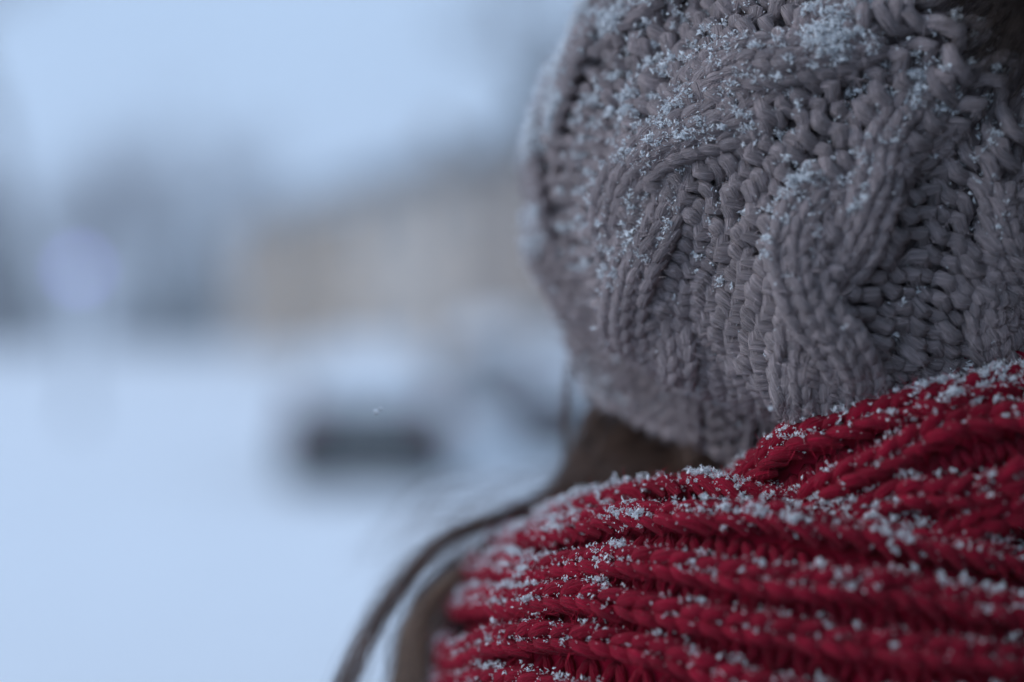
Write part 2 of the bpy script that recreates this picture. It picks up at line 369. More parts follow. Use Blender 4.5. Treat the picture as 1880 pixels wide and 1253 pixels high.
def make_car(loc, rz, paint, label, snow=0.07):
    """local: length along x (rear at -x), width along y"""
    c = empty('parked_car', loc, rz); tag(c, label, 'car', None)
    def extr(name, prof, w0, w1, mat, par, bev=.05):
        n = len(prof); P = np.array(prof, float)
        zmin, zmax = P[:, 1].min(), P[:, 1].max(); w = w0 + (w1 - w0) * (P[:, 1] - zmin) / (zmax - zmin)
        V = np.vstack([np.stack([P[:, 0], -w / 2, P[:, 1]], 1), np.stack([P[:, 0], w / 2, P[:, 1]], 1)])
        i = np.arange(n); j = (i + 1) % n
        Fq = np.stack([i, j, j + n, i + n], 1)
        o = mesh(name, V, [Fq, np.array([i[::-1]]), np.array([i + n])], mat, par, smooth=False, local=True)
        b = o.modifiers.new('b', 'BEVEL'); b.width = bev; b.segments = 3; return o
    extr('body', [(-2.1, .42), (-2.12, .85), (-2.0, .98), (.95, .95), (1.85, .82), (2.08, .66), (2.1, .42)], 1.74, 1.62, paint, c, .07)
    cab = extr('cabin', [(-1.85, .985), (-1.35, 1.42), (.05, 1.44), (.95, .965)], 1.56, 1.15, paint, c, .06)
    for s in (-1, 1):
        def quad(pts, name='window', mat=M_glass):
            V = np.array(pts, float); n = np.cross(V[1] - V[0], V[2] - V[0]); n /= np.linalg.norm(n)
            return mesh(name, np.vstack([V + n * .006, V - n * .006]), [np.array([[0, 1, 2, 3], [7, 6, 5, 4]])] , mat, cab, smooth=False, local=True)
        quad([(-1.5, s * .775, 1.03), (-.45, s * .775, 1.03), (-.45, s * .635, 1.36), (-1.25, s * .635, 1.36)])
        quad([(-.37, s * .775, 1.03), (.72, s * .775, 1.03), (.05, s * .635, 1.36), (-.37, s * .635, 1.36)])
    quad([(-1.81, -.66, 1.04), (-1.81, .66, 1.04), (-1.46, .52, 1.36), (-1.46, -.52, 1.36)])
    quad([(.86, -.66, 1.04), (.86, .66, 1.04), (.20, .52, 1.38), (.20, -.52, 1.38)])
    box('bumper', -2.2, -2.0, -.90, .90, .14, .68, M_bump, c, .05); box('bumper', 2.0, 2.2, -.88, .88, .22, .58, M_bump, c, .05)
    box('underbody', -1.98, 1.98, -.78, .78, .20, .43, M_bump, c, .03)
    for s in (-1, 1):
        box('tail_light', -2.15, -2.02, s * .72 - .13, s * .72 + .13, .68, .86, M_lampred, c, .02)
        box('headlight', 1.96, 2.1, s * .66 - .17, s * .66 + .17, .60, .74, M_plate, c, .02)
        box('mirror', .55, .7, s * .93 - .1, s * .93 + .1, 1.0, 1.13, paint, c, .03)
        for xw in (-1.3, 1.35):
            w = lathe('wheel', [(.0, -.09), (.16, -.09), (.22, -.1), (.31, -.1), (.33, -.07), (.33, .07), (.31, .1), (.22, .1), (.16, .09), (0, .09)], 24, M_tyre, c, 'Y', (xw, s * .78, .33))
            lathe('rim', [(0, -.115), (.06, -.115), (.2, -.1), (.2, .1), (.06, .115), (0, .115)], 16, M_rim, w, 'Y', (xw, s * .78, .33))
    box('number_plate', -2.215, -2.203, -.26, .26, .42, .53, M_plate, c)
    # snow lying on roof, hood and rear deck
    nx, ny = 44, 20; xs = np.linspace(-2.04, 2.0, nx); ys = np.linspace(-.78, .78, ny); X, Y = np.meshgrid(xs, ys, indexing='ij')
    top = np.interp(xs, [-2.04, -1.98, -1.85, -1.35, .05, .95, 1.85, 2.0], [.90, .98, .985, 1.42, 1.44, .965, .82, .74])[:, None]
    wid = np.interp(top[:, 0], [.8, .985, 1.43], [.80, .74, .55])[:, None]
    Y = Y / .78 * wid
    edge = np.minimum(1, (1 - np.abs(Y / wid)) * 6) * np.minimum(1, np.minimum(xs + 2.04, 2.0 - xs)[:, None] * 8)
    Z = top + snow * edge * (.8 + .4 * vnoise(np.stack([X, Y, 0 * X], -1), 3)) + .004
    idx = np.arange(nx * ny).reshape(nx, ny); F = np.stack([idx[:-1, :-1], idx[1:, :-1], idx[1:, 1:], idx[:-1, 1:]], -1).reshape(-1, 4)
    Vt = np.stack([X, Y, Z], -1).reshape(-1, 3); Vb = np.stack([X, Y, top - .02 + 0 * X], -1).reshape(-1, 3)
    mesh('snow_cover', np.vstack([Vt, Vb]), [F, F[:, ::-1] + nx * ny], M_snow, c, local=True)
    return c

M_paint1 = plain('dark_grey_paint', (0.030, 0.036, 0.038), 0.4, 0.05, 3)
M_paint2 = plain('dark_blue_paint', (0.05, 0.07, 0.10), 0.3, 0.1, 3)
M_paint3 = plain('grey_paint', (0.12, 0.13, 0.15), 0.35, 0.05, 3)
def car_at(px, y, rz, paint, label, sn=.07):
    x = px_at(px, y); return make_car((x, y, float(gz(x, y)) - .02), rz, paint, label, sn)
car_at(676, 16.9, R(96), M_paint1, 'dark grey car parked on the open snow with snow covering its roof and windows', .12)
car_at(1025, 21.0, R(100), M_paint2, 'dark blue car parked in the snow beside the low snow mound')
car_at(945, 31.0, R(70), M_paint3, 'grey car parked farther back in front of the long house')

def heap(px, y, rx, ry, h, label):
    x = px_at(px, y); n = 28; a = np.linspace(0, 2 * np.pi, n, endpoint=False); rr = np.linspace(0, 1, 10)
    RR, AA = np.meshgrid(rr, a, indexing='ij'); wob = 1 + .25 * (vnoise(np.stack([np.cos(AA) * 2, np.sin(AA) * 2, 0 * AA], -1), 1.3) - .5)
    X = x + RR * rx * np.cos(AA) * wob; Y = y + RR * ry * np.sin(AA) * wob
    Z = gz(X, Y) - .03 + h * (1 - RR ** 2) ** 1.3 * (.8 + .4 * vnoise(np.stack([X, Y, 0 * X], -1), 2.0))
    idx = np.arange(10 * n).reshape(10, n); q = idx[:-1]; p = idx[1:]
    F = np.stack([q, p, np.roll(p, -1, 1), np.roll(q, -1, 1)], -1).reshape(-1, 4)
    o = mesh('snow_heap', np.stack([X, Y, Z], -1).reshape(-1, 3), F, M_snow); tag(o, label, 'snow heap')
heap(880, 19.0, .75, .8, .62, 'low mound of shovelled snow between the dark grey and the dark blue car')

# ------------------------------------------------------------------ street lamp with a cold violet globe
M_globe = plain('lamp_globe', (0.6, 0.6, 0.7), 0.4, 0.02, 5, emit=(0.28, 0.24, 1.0), es=2.6)
def build_lamp():
    y = 25.0; x = px_at(145, y); z = float(gz(x, y)); h = CAMZ + (626.5 - 495) * y / FPX - z
    t = empty('street_lamp', (x, y, z)); tag(t, 'slender lamp post with a violet lit globe on the open snow', 'street lamp')
    lathe('post', [(.0, 0), (.09, 0), (.09, .3), (.05, .36), (.035, h - .18), (.06, h - .16), (.06, h - .11), (0, h - .11)], 14, M_dark, t)
    a = np.linspace(-np.pi / 2 + .1, np.pi / 2, 10); lathe('globe', [(.12 * math.cos(v), h + .12 * math.sin(v)) for v in a], 20, M_globe, t)
    lathe('cap', [(.0, h + .16), (.06, h + .14), (.065, h + .125), (0, h + .124)], 14, M_dark, t)
build_lamp()

# =================================================================== THE WEARER
DEP = 0.615
HEAD = W(1480, 420, 0.625)

# ------------------------------------------------------------------ knit hat surface
SP = catmull([W(1392, 812, .660), W(1410, 640, .656), W(1455, 470, .638), W(1570, 300, .606), W(1735, 145, .566), W(1925, 5, .522)], 240)
arc = np.concatenate([[0], np.cumsum(np.linalg.norm(np.diff(SP, axis=0), axis=1))]); HL = arc[-1]
spn = np.linspace(0, HL, 240); SPU = np.stack([np.interp(spn, arc, SP[:, k]) for k in range(3)], 1)
ST = nrm(np.gradient(SPU, axis=0))
# start the rim plane tilted to the right, as a head leaning that way
ST = nrm(ST + np.array([.22, -.05, 0]) * (1 - sstep(0, .5, np.linspace(0, 1, 240)))[:, None])
ref = np.array([0, -1.0, 0]); E1 = nrm(ref - (ST @ ref)[:, None] * ST); E2 = np.cross(E1, ST)
TH0 = R(-6)
VR = [0, .05, .12, .22, .42, .60, .76, .88, .95, 1.0]
RRs = [.076, .083, .093, .108, .121, .116, .096, .066, .042, .018]
def lin(tab, v):
    i = np.clip(v, 0, 1) * 239; k = np.minimum(i.astype(int), 238); f = (i - k)[..., None]
    return tab[k] * (1 - f) + tab[k + 1] * f
from numpy.polynomial import polynomial as _p
def rad_v(v):
    # smooth monotone-ish interpolation through the radius table
    t = np.clip(v, 0, 1); r = np.interp(t, VR, RRs)
    e = .03; return (r + np.interp(np.clip(t - e, 0, 1), VR, RRs) + np.interp(np.clip(t + e, 0, 1), VR, RRs)) / 3
def hat_raw(th, v):
    c = lin(SPU, v); e1 = lin(E1, v); e2 = lin(E2, v)
    r = rad_v(v) * (1 + .035 * np.cos(2 * th + 1.9)) + .0035 * np.sin(3 * th + 6 * v) * sstep(.1, .3, v) + .0025 * np.sin(5 * th - 9 * v + 1)
    r = r + .007 * (vnoise(np.stack([np.cos(th) * 3.4, np.sin(th) * 3.4, v * 7.5], -1), 1.0, 31) - .5) * sstep(.12, .25, v)
    r = r + .0036 * np.cos(9 * (th - TH0)) * sstep(.12, .25, v)
    r = r - .006 * np.exp(-((v - .115) / .018) ** 2)              # crease above the rim band
    return c + (e1 * np.cos(th)[..., None] + e2 * np.sin(th)[..., None]) * r[..., None]
def hat(th, v, h=None):
    P = hat_raw(th, v); e = 1e-3
    N = nrm(np.cross(hat_raw(th + e, v) - hat_raw(th - e, v), hat_raw(th, v + e) - hat_raw(th, v - e)))
    s = np.sign(np.sum(N * (P - lin(SPU, v)), -1, keepdims=True)); N = N * np.where(s == 0, 1, s)
    return (P + N * (h[..., None] if h is not None else 0), N)

HROOT = empty('knit_hat', HEAD); bpy.context.view_layer.update()
tag(HROOT, 'chunky grey cable knit hat dusted with fresh snow', 'hat')

NST, NROW = 56, 39
def hat_fabric():
    """reverse stocking stitch worked in rounds, decreasing towards the crown"""
    K = 10; pv = .965 / NROW; out = []
    for r0, r1, NS in ((0, 25, 56), (25, 30, 46), (30, 34, 36), (34, 37, 22), (37, NROW, 11)):
        t = np.arange(NS * K + 1) / K * 2 * np.pi; rr = np.arange(r0, r1)[:, None]; w = 2 * np.pi / NS
        TT = np.broadcast_to(t, (r1 - r0, len(t)))
        jit = vnoise(np.stack([TT * .33, rr * 7.7 + 0 * TT, 0 * TT], -1), 1.0, 1) - .5
        jit2 = vnoise(np.stack([TT * .30, rr * 5.1 + 0 * TT, 0 * TT + 9], -1), 1.0, 2) - .5
        th = np.pi + w * (TT / (2 * np.pi) + .11 * np.sin(2 * TT) + .26 * jit)
        v = .012 + pv * (rr + .78 * np.cos(TT) + .50 * jit2)
        pat = np.where(rr < 4, np.where((np.floor(TT / (2 * np.pi)) % 4) < 2, -1, 1), 1)      # rim band in rib
        sc = np.clip(rad_v(np.clip(v, 0, 1)) / .1 * 56 / NS, .5, 1.3)
        h = (.0030 * np.cos(2 * TT) * pat + .0034 * jit) * sc
        P, N = hat(th, v, h); rad = .00228 * (1 + .35 * jit + .16 * np.cos(2 * TT) * pat) * sc ** .8
        V, F, A, D = tubes(P, rad, N, 7)
        cell = (th - TH0) * 9 / (2 * np.pi); under = (np.abs(cell - np.round(cell)) < .25) & (v > .17) & (v < .88)     # stitches hidden below a cable catch no snow
        N = np.where(under[..., None], -N, N); out.append((V, F, A, D, np.repeat(N.reshape(-1, 3), 7, 0)))
    off = np.cumsum([0] + [len(o[0]) for o in out[:-1]])
    V = np.concatenate([o[0] for o in out]); F = np.concatenate([o[1] + k for o, k in zip(out, off)])
    mesh('knit_body', V, F, M_hat, HROOT, attr=np.concatenate([o[2] for o in out]))
    return V, F, np.concatenate([o[3] for o in out]), np.concatenate([o[4] for o in out])

def hat_hem():
    a_ = np.linspace(0, 2 * np.pi, 260); P, N = hat(a_, np.full(260, .004), np.full(260, -.0005))
    V, F, A, D = tubes(P[None], .0030 * (1 + .25 * np.sin(a_ * 56))[None], N[None], 8); mesh('hem', V, F, M_hat, HROOT, attr=A)
hat_hem()

def strand(path, Nn, pitch, half, yr, dome=.0012, jit=.15):
    """V stitches along one strand. path (K,3) world centreline, Nn (K,3) surface normals"""
    seg = np.concatenate([[0], np.cumsum(np.linalg.norm(np.diff(path, axis=0), axis=1))]); L = seg[-1]
    n = max(2, int(L / pitch)); K = 7; u = np.linspace(0, 1, K)
    P = []; NN = []; RD = []
    T = nrm(np.gradient(path, axis=0)); B = nrm(np.cross(T, Nn))
    for i in range(n):
        for s in (-1, 1):
            j = rng.normal(0, jit, 4)
            a = (i + j[0] * .6 - .15 + (1.7 + j[1] * .5) * u) * L / n; a = np.clip(a, 0, L)
            def ip(tab): return np.stack([np.interp(a, seg, tab[:, k]) for k in range(3)], 1)
            c, b, nn = ip(path), nrm(ip(B)), nrm(ip(Nn))
            lat = s * (half * (.10 + .95 * u ** .8) * (1 + j[2] * .5))
            h = dome * np.sin(np.pi * np.clip(u * 1.05, 0, 1)) * 1.6 - .0011 * (1 - u) - .0014 * u ** 4 - (lat / half) ** 2 * dome * .6
            P.append(c + b * lat[:, None] + nn * h[:, None]); NN.append(nn)
            RD.append(yr * (1 + j[3] * .8) * (.50 + .55 * np.sin(np.pi * (.06 + .88 * u)) ** .8))
    return np.array(P), np.array(RD), np.array(NN)

def hat_cable(th0, kind):
    nn = 300; v = np.linspace(.125, .90, nn); th = th0 + .06 * np.sin(v * 11 + th0 * 3)
    P0, N0 = hat(th, v); seg = np.concatenate([[0], np.cumsum(np.linalg.norm(np.diff(P0, axis=0), axis=1))])
    T = nrm(np.gradient(P0, axis=0)); B = nrm(np.cross(T, N0))
    sc = np.clip(rad_v(v) / .1, .4, 1)
    rise = sstep(.11, .30, v) * (1 - .6 * sstep(.78, .92, v)); Ps, Rs, Ns = [], [], []
    if True:                                     # two-strand cable, each strand three stitch columns wide
        for q in (0, 1):
            ph = (seg / .056 * np.pi + th0 * 2.3) * (1 if kind == 0 else -1) + q * np.pi
            l = np.cos(ph) * .0098 * sc; hh = -.001 + rise * (.0044 + .0034 * np.sin(ph))
            dl = -np.sin(ph)
            for c in (-1, 0, 1):
                off = l + c * .0064 * sc
                path = P0 + B * off[:, None] + N0 * (hh - .0016 * abs(c))[:, None]
                tl = nrm(np.gradient(path, axis=0)); Nn = nrm(N0 - np.sum(N0 * tl, 1, keepdims=True) * tl)
                p, r, n_ = strand(path, Nn, .0066, .0032, .0024, jit=.09); Ps.append(p); Rs.append(r); Ns.append(n_)
    P = np.concatenate(Ps); Rr = np.concatenate(Rs); N = np.concatenate(Ns)
    V, F, A, D = tubes(P, Rr, N, 7)
    mesh('cable_braid', V, F, M_hat, HROOT, attr=A)
    return V, F, D, np.repeat(N.reshape(-1, 3), 7, 0)

pieces = [hat_fabric()]
for k in range(9): pieces.append(hat_cable(TH0 + k * 2 * np.pi / 9, (0, 1, 0, 1, 0, 1, 0, 1, 0)[k]))
# lining so that nothing shows through between stitches
a, v = np.meshgrid(np.linspace(0, 2 * np.pi, 120), np.linspace(0, 1, 80), indexing='ij')
P, _ = hat(a, v, np.full(a.shape, -.0070)); idx = np.arange(a.size).reshape(a.shape)
mesh('lining', P.reshape(-1, 3), np.stack([idx[:-1, :-1], idx[1:, :-1], idx[1:, 1:], idx[:-1, 1:]], -1).reshape(-1, 4), M_hat, HROOT)

# sampling helpers ---------------------------------------------------
def gather(pcs):
    Fp, Fn, Fs = [], [], []
    for V, F, D, Ns in pcs:
        Fp.append(V[F].mean(1)); Fn.append(nrm(D[F].mean(1))); Fs.append(nrm(Ns[F].mean(1)))
    return np.concatenate(Fp), np.concatenate(Fn), np.concatenate(Fs)

def fibers(name, base, d0, length, rad, mat, parent, K=4, curl=1.0, kind='stuff', grav=0.0):
    n = len(base); d = nrm(d0 + rng.normal(0, .45, (n, 3))); P = [base - d0 * .0006]; q = base.copy()
    for k in range(K - 1):
        d = nrm(d + rng.normal(0, .38 * curl, (n, 3)) + np.array([0, 0, -grav])); q = q + d * (length / (K - 1))[:, None]; P.append(q)
    P = np.stack(P, 1); rr = rad[:, None] * np.linspace(1, .35, K)[None]
    T = nrm(np.gradient(P, axis=1)); B = nrm(np.cross(T, nrm(rng.normal(size=(n, 1, 3))))) * rr[..., None]
    V = np.stack([P - B, P + B], 2).reshape(-1, 3); idx = np.arange(n * K * 2).reshape(n, K, 2)
    F = np.stack([idx[:, :-1, 0], idx[:, :-1, 1], idx[:, 1:, 1], idx[:, 1:, 0]], -1).reshape(-1, 4)
    o = mesh(name, V, F, mat, parent); tag(o, kind=kind); return o

hp, hn, hs = gather(pieces)
vis = (np.sum(hn * hs, 1) > .25) & (hp[:, 1] < HEAD[1] + .05) & (hp[:, 2] < CAMZ + .19)
pxh, pyh = 940 + hp[:, 0] / hp[:, 1] * FPX, 626.5 - (hp[:, 2] - CAMZ) / hp[:, 1] * FPX
front = (hs[:, 1] < .35) & (pxh < 2150) & (pyh > -250)
ii = rng.choice(np.nonzero(vis & front)[0], 62000)
ln = .0026 + .0048 * rng.random(len(ii)) ** 2 + (.012 * rng.random(len(ii))) * (rng.random(len(ii)) < .10)
fibers('fuzz', hp[ii], nrm(hn[ii] * .6 + rng.normal(0, .55, (len(ii), 3)) + hs[ii] * .25), ln, np.full(len(ii), .000085), M_hatfuzz, HROOT, K=3)

# fur pompom at the crown
pc = W(2000, -100, .505)
core = rng.normal(size=(9000, 3)); core = nrm(core)
pv_ = core * .032 + pc
rr = .024 + .012 * rng.random(9000)
nI, nJ = 16, 24
aa, bb = np.meshgrid(np.linspace(0, np.pi, nI), np.linspace(0, 2 * np.pi, nJ), indexing='ij')
V = pc + np.stack([np.sin(aa) * np.cos(bb), np.sin(aa) * np.sin(bb), np.cos(aa)], -1).reshape(-1, 3) * .034
idx = np.arange(nI * nJ).reshape(nI, nJ)
pom = mesh('pompom', V, np.stack([idx[:-1, :-1], idx[1:, :-1], idx[1:, 1:], idx[:-1, 1:]], -1).reshape(-1, 4), M_fur, HROOT); pom['label'] = 'dark brown fur pompom'
fibers('fur', pv_, core, rr, np.full(9000, .00022), M_fur, pom, K=5, curl=.45, grav=.1)

# ------------------------------------------------------------------ red scarf
SROOT = empty('knit_scarf', W(1480, 1100, .63)); bpy.context.view_layer.update()
tag(SROOT, 'thick red ribbed knit scarf wound around the neck and sprinkled with snow', 'scarf')

def make_wrap(C, tilt, ax, ay, prof, pitch, zmod, name, rib0=0.0, stitch=.0082, yr=.0025, lump=.005):
    prof = catmull(prof, 160); pl = np.concatenate([[0], np.cumsum(np.linalg.norm(np.diff(prof, axis=0), axis=1))])
    M = np.array(tilt)
    def raw(ph, s):
        dr = np.interp(s, pl, prof[:, 0]); dz = np.interp(s, pl, prof[:, 1])
        zz = dz + zmod(ph, s)
        lm = lump * (vnoise(np.stack([np.cos(ph) * 2.2, np.sin(ph) * 2.2, s * 16], -1), 1.2, 4) - .5) * 2
        Q = np.stack([(ax + dr + lm) * np.cos(ph), (ay + dr + lm) * np.sin(ph), zz + lm * .6], -1)
        return Q @ M.T + C
    def surf(ph, s, h):
        e = 1e-3; es = 2e-4; P = raw(ph, s)
        N = nrm(np.cross(raw(ph + e, s) - raw(ph - e, s), raw(ph, s - es) - raw(ph, s + es)))
        return P + N * h[..., None], -N if np.mean(N[..., 2]) < -2 else N
    nr = int((pl[-1] - rib0) / pitch); out = []
    for k in range(nr + 1):
        s0 = rib0 + k * pitch
        if s0 > pl[-1]: break
        ph = np.linspace(0, 2 * np.pi, 420)
        wob = (vnoise(np.stack([np.cos(ph) * 3, np.sin(ph) * 3, 0 * ph + k * 5.3], -1), 1.3, 6) - .5) * .012
        s = np.clip(s0 + wob, 0, pl[-1]); hh = .0030 + (vnoise(np.stack([np.cos(ph) * 4, np.sin(ph) * 4, 0 * ph + k * 3.1], -1), 1.6, 8) - .5) * .003
        P, N = surf(ph, s, hh)
        p, r, n_ = strand(P, N, stitch, .0046, yr, dome=.0022)
        V, F, A, D = tubes(p, r, n_, 7)
        mesh('rib', V, F, M_red, SROOT, attr=A); out.append((V, F, D, np.repeat(n_.reshape(-1, 3), 7, 0)))
        # purl valley: crossing bars deep between the ribs
        sv = s0 + pitch * .5
        if sv < pl[-1]:
            t = np.linspace(0, 2 * np.pi, 640); zz = 90 * t
            P, N = surf(t, np.clip(sv + .0045 * np.sin(zz), 0, pl[-1]), -.0052 + .001 * np.cos(2 * zz))
            V, F, A, D = tubes(P[None], np.full((1, 640), .0022), N[None], 5)
            mesh('valley_yarn', V, F, M_red, SROOT, attr=A)
    a, v = np.meshgrid(np.linspace(0, 2 * np.pi, 140), np.linspace(0, pl[-1], 70), indexing='ij')
    P, _ = surf(a, v, np.full(a.shape, -.0060)); idx = np.arange(a.size).reshape(a.shape)
    mesh('backing', P.reshape(-1, 3), np.stack([idx[:-1, :-1], idx[1:, :-1], idx[1:, 1:], idx[:-1, 1:]], -1).reshape(-1, 4), M_red, SROOT)
    return out

def rotm(ax, ang): return np.array(Matrix.Rotation(ang, 3, ax))
spieces = []
# outer loose wrap
c1 = W(1500, 945, .640)
def zm1(ph, s):
    d = np.angle(np.exp(1j * (ph - R(-122)))); e = np.angle(np.exp(1j * (ph - R(180))))
    return .012 * np.exp(-(d / .55) ** 2) - .012 * np.exp(-(e / .5) ** 2)
spieces += make_wrap(c1, rotm('X', R(-2)) @ rotm('Y', R(3)), .124, .128, [(-.05, -.025), (-.022, -.004), (0, 0), (.018, -.010), (.029, -.032), (.036, -.062), (.038, -.10), (.034, -.14), (.024, -.175)], .0172, zm1, 'outer', rib0=.006)
# inner wrap climbing to the right under the hat
c2 = np.array([.160, .632, 1.528])
def zm2(ph, s):
    d = np.angle(np.exp(1j * (ph - R(-98)))); e = np.angle(np.exp(1j * (ph - R(180)))); return .012 * np.exp(-(d / .6) ** 2) - .026 * np.exp(-(e / .80) ** 2)
spieces += make_wrap(c2, rotm('Y', R(-17)), .104, .116, [(-.030, -.014), (-.014, -.004), (0, 0), (.008, -.010), (.012, -.025), (.014, -.042), (.013, -.060)], .0160, zm2, 'inner', rib0=.028)

sp_, sn_, ss_ = gather(spieces)
vis2 = (np.sum(sn_ * ss_, 1) > .1) & (sp_[:, 1] < HEAD[1] + .04)
ii = rng.choice(np.nonzero(vis2 & (ss_[:, 1] < .35))[0], 78000)
ln = .0026 + .0044 * rng.random(len(ii)) ** 2
fibers('fuzz', sp_[ii], nrm(sn_[ii] * .7 + rng.normal(0, .45, (len(ii), 3))), ln, np.full(len(ii), .00010), M_redfuzz, SROOT, K=3)

# ------------------------------------------------------------------ snow crystals lying on the wool
OCT = np.array([[1, 0, -.7], [-1, 0, -.7], [0, 1, .7], [0, -1, .7]], float)
OF = np.array([[0, 2, 3], [1, 3, 2], [0, 1, 2], [0, 3, 1]])
def grains(name, pos, size, label):
    n = len(pos); q = nrm(rng.normal(size=(n, 4))); w, x, y, z = q.T
    Rm = np.stack([1 - 2 * (y * y + z * z), 2 * (x * y - z * w), 2 * (x * z + y * w), 2 * (x * y + z * w), 1 - 2 * (x * x + z * z), 2 * (y * z - x * w), 2 * (x * z - y * w), 2 * (y * z + x * w), 1 - 2 * (x * x + y * y)], 1).reshape(n, 3, 3)
    sc = np.stack([size * (1 + .9 * rng.random(n)), size * (.45 + .4 * rng.random(n)), size * (.35 + .3 * rng.random(n))], 1)
    V = np.einsum('nij,nkj->nki', Rm, OCT[None] * sc[:, None, :]) + pos[:, None, :]
    F = OF[None] + (np.arange(n) * 4)[:, None, None]
    o = mesh(name, V.reshape(-1, 3), F.reshape(-1, 3), M_grain, None, smooth=False); tag(o, label, 'snow', None, 'stuff')

def scatter(fp, fn, w, n, size, k=9, lift=(.0004, .0012), rc=.00028):
    """n small clumps of crystals, each clump a loose pile caught in the wool"""
    w = np.clip(w, 0, None); w = w / w.sum(); i = rng.choice(len(fp), n, p=w)
    cnt = np.clip(rng.geometric(1 / k, n), 1, 26); r = rc * cnt ** .40
    j = np.repeat(np.arange(n), cnt); m = len(j)
    off = rng.normal(0, 1, (m, 3)) * r[j][:, None] * np.array([1, 1, .8])
    p = fp[i][j] + fn[i][j] * (lift[0] + lift[1] * rng.random(n)[j])[:, None] + np.array([0, 0, 1.]) * (.6 * r[j])[:, None] + off
    return p, size * np.exp(rng.normal(0, .35, m))

def proj(P): return 940 + P[:, 0] / P[:, 1] * FPX, 626.5 - (P[:, 2] - CAMZ) / P[:, 1] * FPX
# hat
up = np.clip(hn[:, 2] * .85 - hn[:, 0] * .45 + .08, 0, 1); out_ = np.clip(np.sum(hn * hs, 1), 0, 1)
n1 = sstep(.38, .66, vnoise(hp, 1 / .020, 11)); n2 = sstep(.42, .62, vnoise(hp, 1 / .0055, 12)); n3 = sstep(.35, .6, vnoise(hp, 1 / .0020, 13))
ux, uy = proj(hp); reg = (.05 + 1.0 * sstep(640, 120, uy) ** 1.3 + .6 * sstep(1200, 990, ux)) * (.15 + .85 * (uy > -60) * (ux < 1930))
back = np.where(front, 1, .12)
n1 = np.maximum(n1, .9 * sstep(420, 120, uy) * sstep(1150, 1300, ux) * sstep(.3, .6, vnoise(hp, 1 / .02, 11)))
wh = up ** 1.1 * (out_ > .15) * (.12 + n1) * (.05 + n2) * (.2 + n3) * reg * back
g1, s1 = scatter(hp, hn, wh, 18000, .00046, 9, (.0010, .0018), .00034)
ga, sa = scatter(hp, hn, up ** 1.3 * (out_ > .15) * (.15 + n1) * (.25 + n3) * reg * back, 9000, .00030, 2); gb, sb = scatter(hp, hn, up * (out_ > .2) * (.25 + reg) * back, 20000, .00030, 1.01, (.0008, .0016)); g1 = np.vstack([g1, ga, gb]); s1 = np.concatenate([s1, sa, sb])
grains('snow_dusting', g1, s1, 'fine snow crystals caught in the stitches of the grey hat')
# scarf
up = np.clip(sn_[:, 2] - sn_[:, 0] * .05 + .08, 0, 1); out_ = np.clip(np.sum(sn_ * ss_, 1), 0, 1)
n1 = sstep(.30, .62, vnoise(sp_, 1 / .018, 21)); n2 = sstep(.42, .62, vnoise(sp_, 1 / .0050, 22)); n3 = sstep(.35, .7, vnoise(sp_, 1 / .0020, 23))
flat_ = np.clip(ss_[:, 2], 0, 1)
qx, qy = proj(sp_); back = np.where((sp_[:, 1] < HEAD[1] + .03) & (qx < 1930) & (qy < 1290), 1, .12)
wsn = up ** 1.5 * (out_ > .1) * (.10 + n1) * (.08 + n2) * (.25 + n3) * (.12 + flat_ ** 1.5) * back
g2, s2 = scatter(sp_, sn_, wsn, 9000, .00042, 8, (.0006, .0014), .00030)
ga, sa = scatter(sp_, sn_, up ** 1.2 * (out_ > .1) * (.3 + n1) * (.3 + n3) * (.25 + flat_) * back, 14000, .00031, 2); gb, sb = scatter(sp_, sn_, up * (out_ > .2) * (.2 + flat_) * back, 18000, .00025, 1.01); g2 = np.vstack([g2, ga, gb]); s2 = np.concatenate([s2, sa, sb])
grains('snow_dusting', g2, s2, 'fine snow crystals lying along the ribs of the red scarf')

# ------------------------------------------------------------------ person: body, coat, hair
PROOT = empty('person', (HEAD[0], HEAD[1] + .01, float(gz(HEAD[0], HEAD[1])))); bpy.context.view_layer.update()
tag(PROOT, 'person in a dark coat standing in snow with long brown hair, head turned away', 'person')
def skin_body():
    J = [((0, 0, .96), (.13, .10)), ((0, 0, 1.12), (.125, .09)), ((0, 0, 1.25), (.14, .10)), ((0, .0, 1.34), (.09, .08)), ((0, .0, 1.45), (.052, .055)), ((.0, .005, 1.54), (.055, .06)), ((0, 0, 1.60), (.072, .085)), ((.0, 0, 1.68), (.062, .075))]
    V = [Vector(j[0]) for j in J]; Rr = [j[1] for j in J]; E = [(i, i + 1) for i in range(len(J) - 1)]
    def chain(start, pts):
        p = start
        for co, r in pts:
            V.append(Vector(co)); Rr.append((r, r)); E.append((p, len(V) - 1)); p = len(V) - 1
    for s in (-1, 1):
        chain(3, [((s * .155, 0, 1.28), .05), ((s * .22, .02, 1.12), .042), ((s * .21, .12, .90), .032), ((s * .205, .16, .83), .030)])
        chain(0, [((s * .09, 0, .88), .085), ((s * .10, .01, .50), .058), ((s * .105, -.01, .10), .042), ((s * .11, .13, .05), .036)])
    me = bpy.data.meshes.new('body'); me.from_pydata([tuple(v) for v in V], E, []); o = bpy.data.objects.new('body', me); COL.objects.link(o); o.parent = PROOT
    sm = o.modifiers.new('skin', 'SKIN'); me.skin_vertices[0] if len(me.skin_vertices) else None
    bpy.context.view_layer.objects.active = o
    for i, r in enumerate(Rr):
        me.skin_vertices[0].data[i].radius = r
    me.skin_vertices[0].data[0].use_root = True
    ss = o.modifiers.new('sub', 'SUBSURF'); ss.levels = 2; ss.render_levels = 2
    me.materials.append(M_skin); return o
def try_skin():
    me0 = skin_body()
    return me0
try_skin()
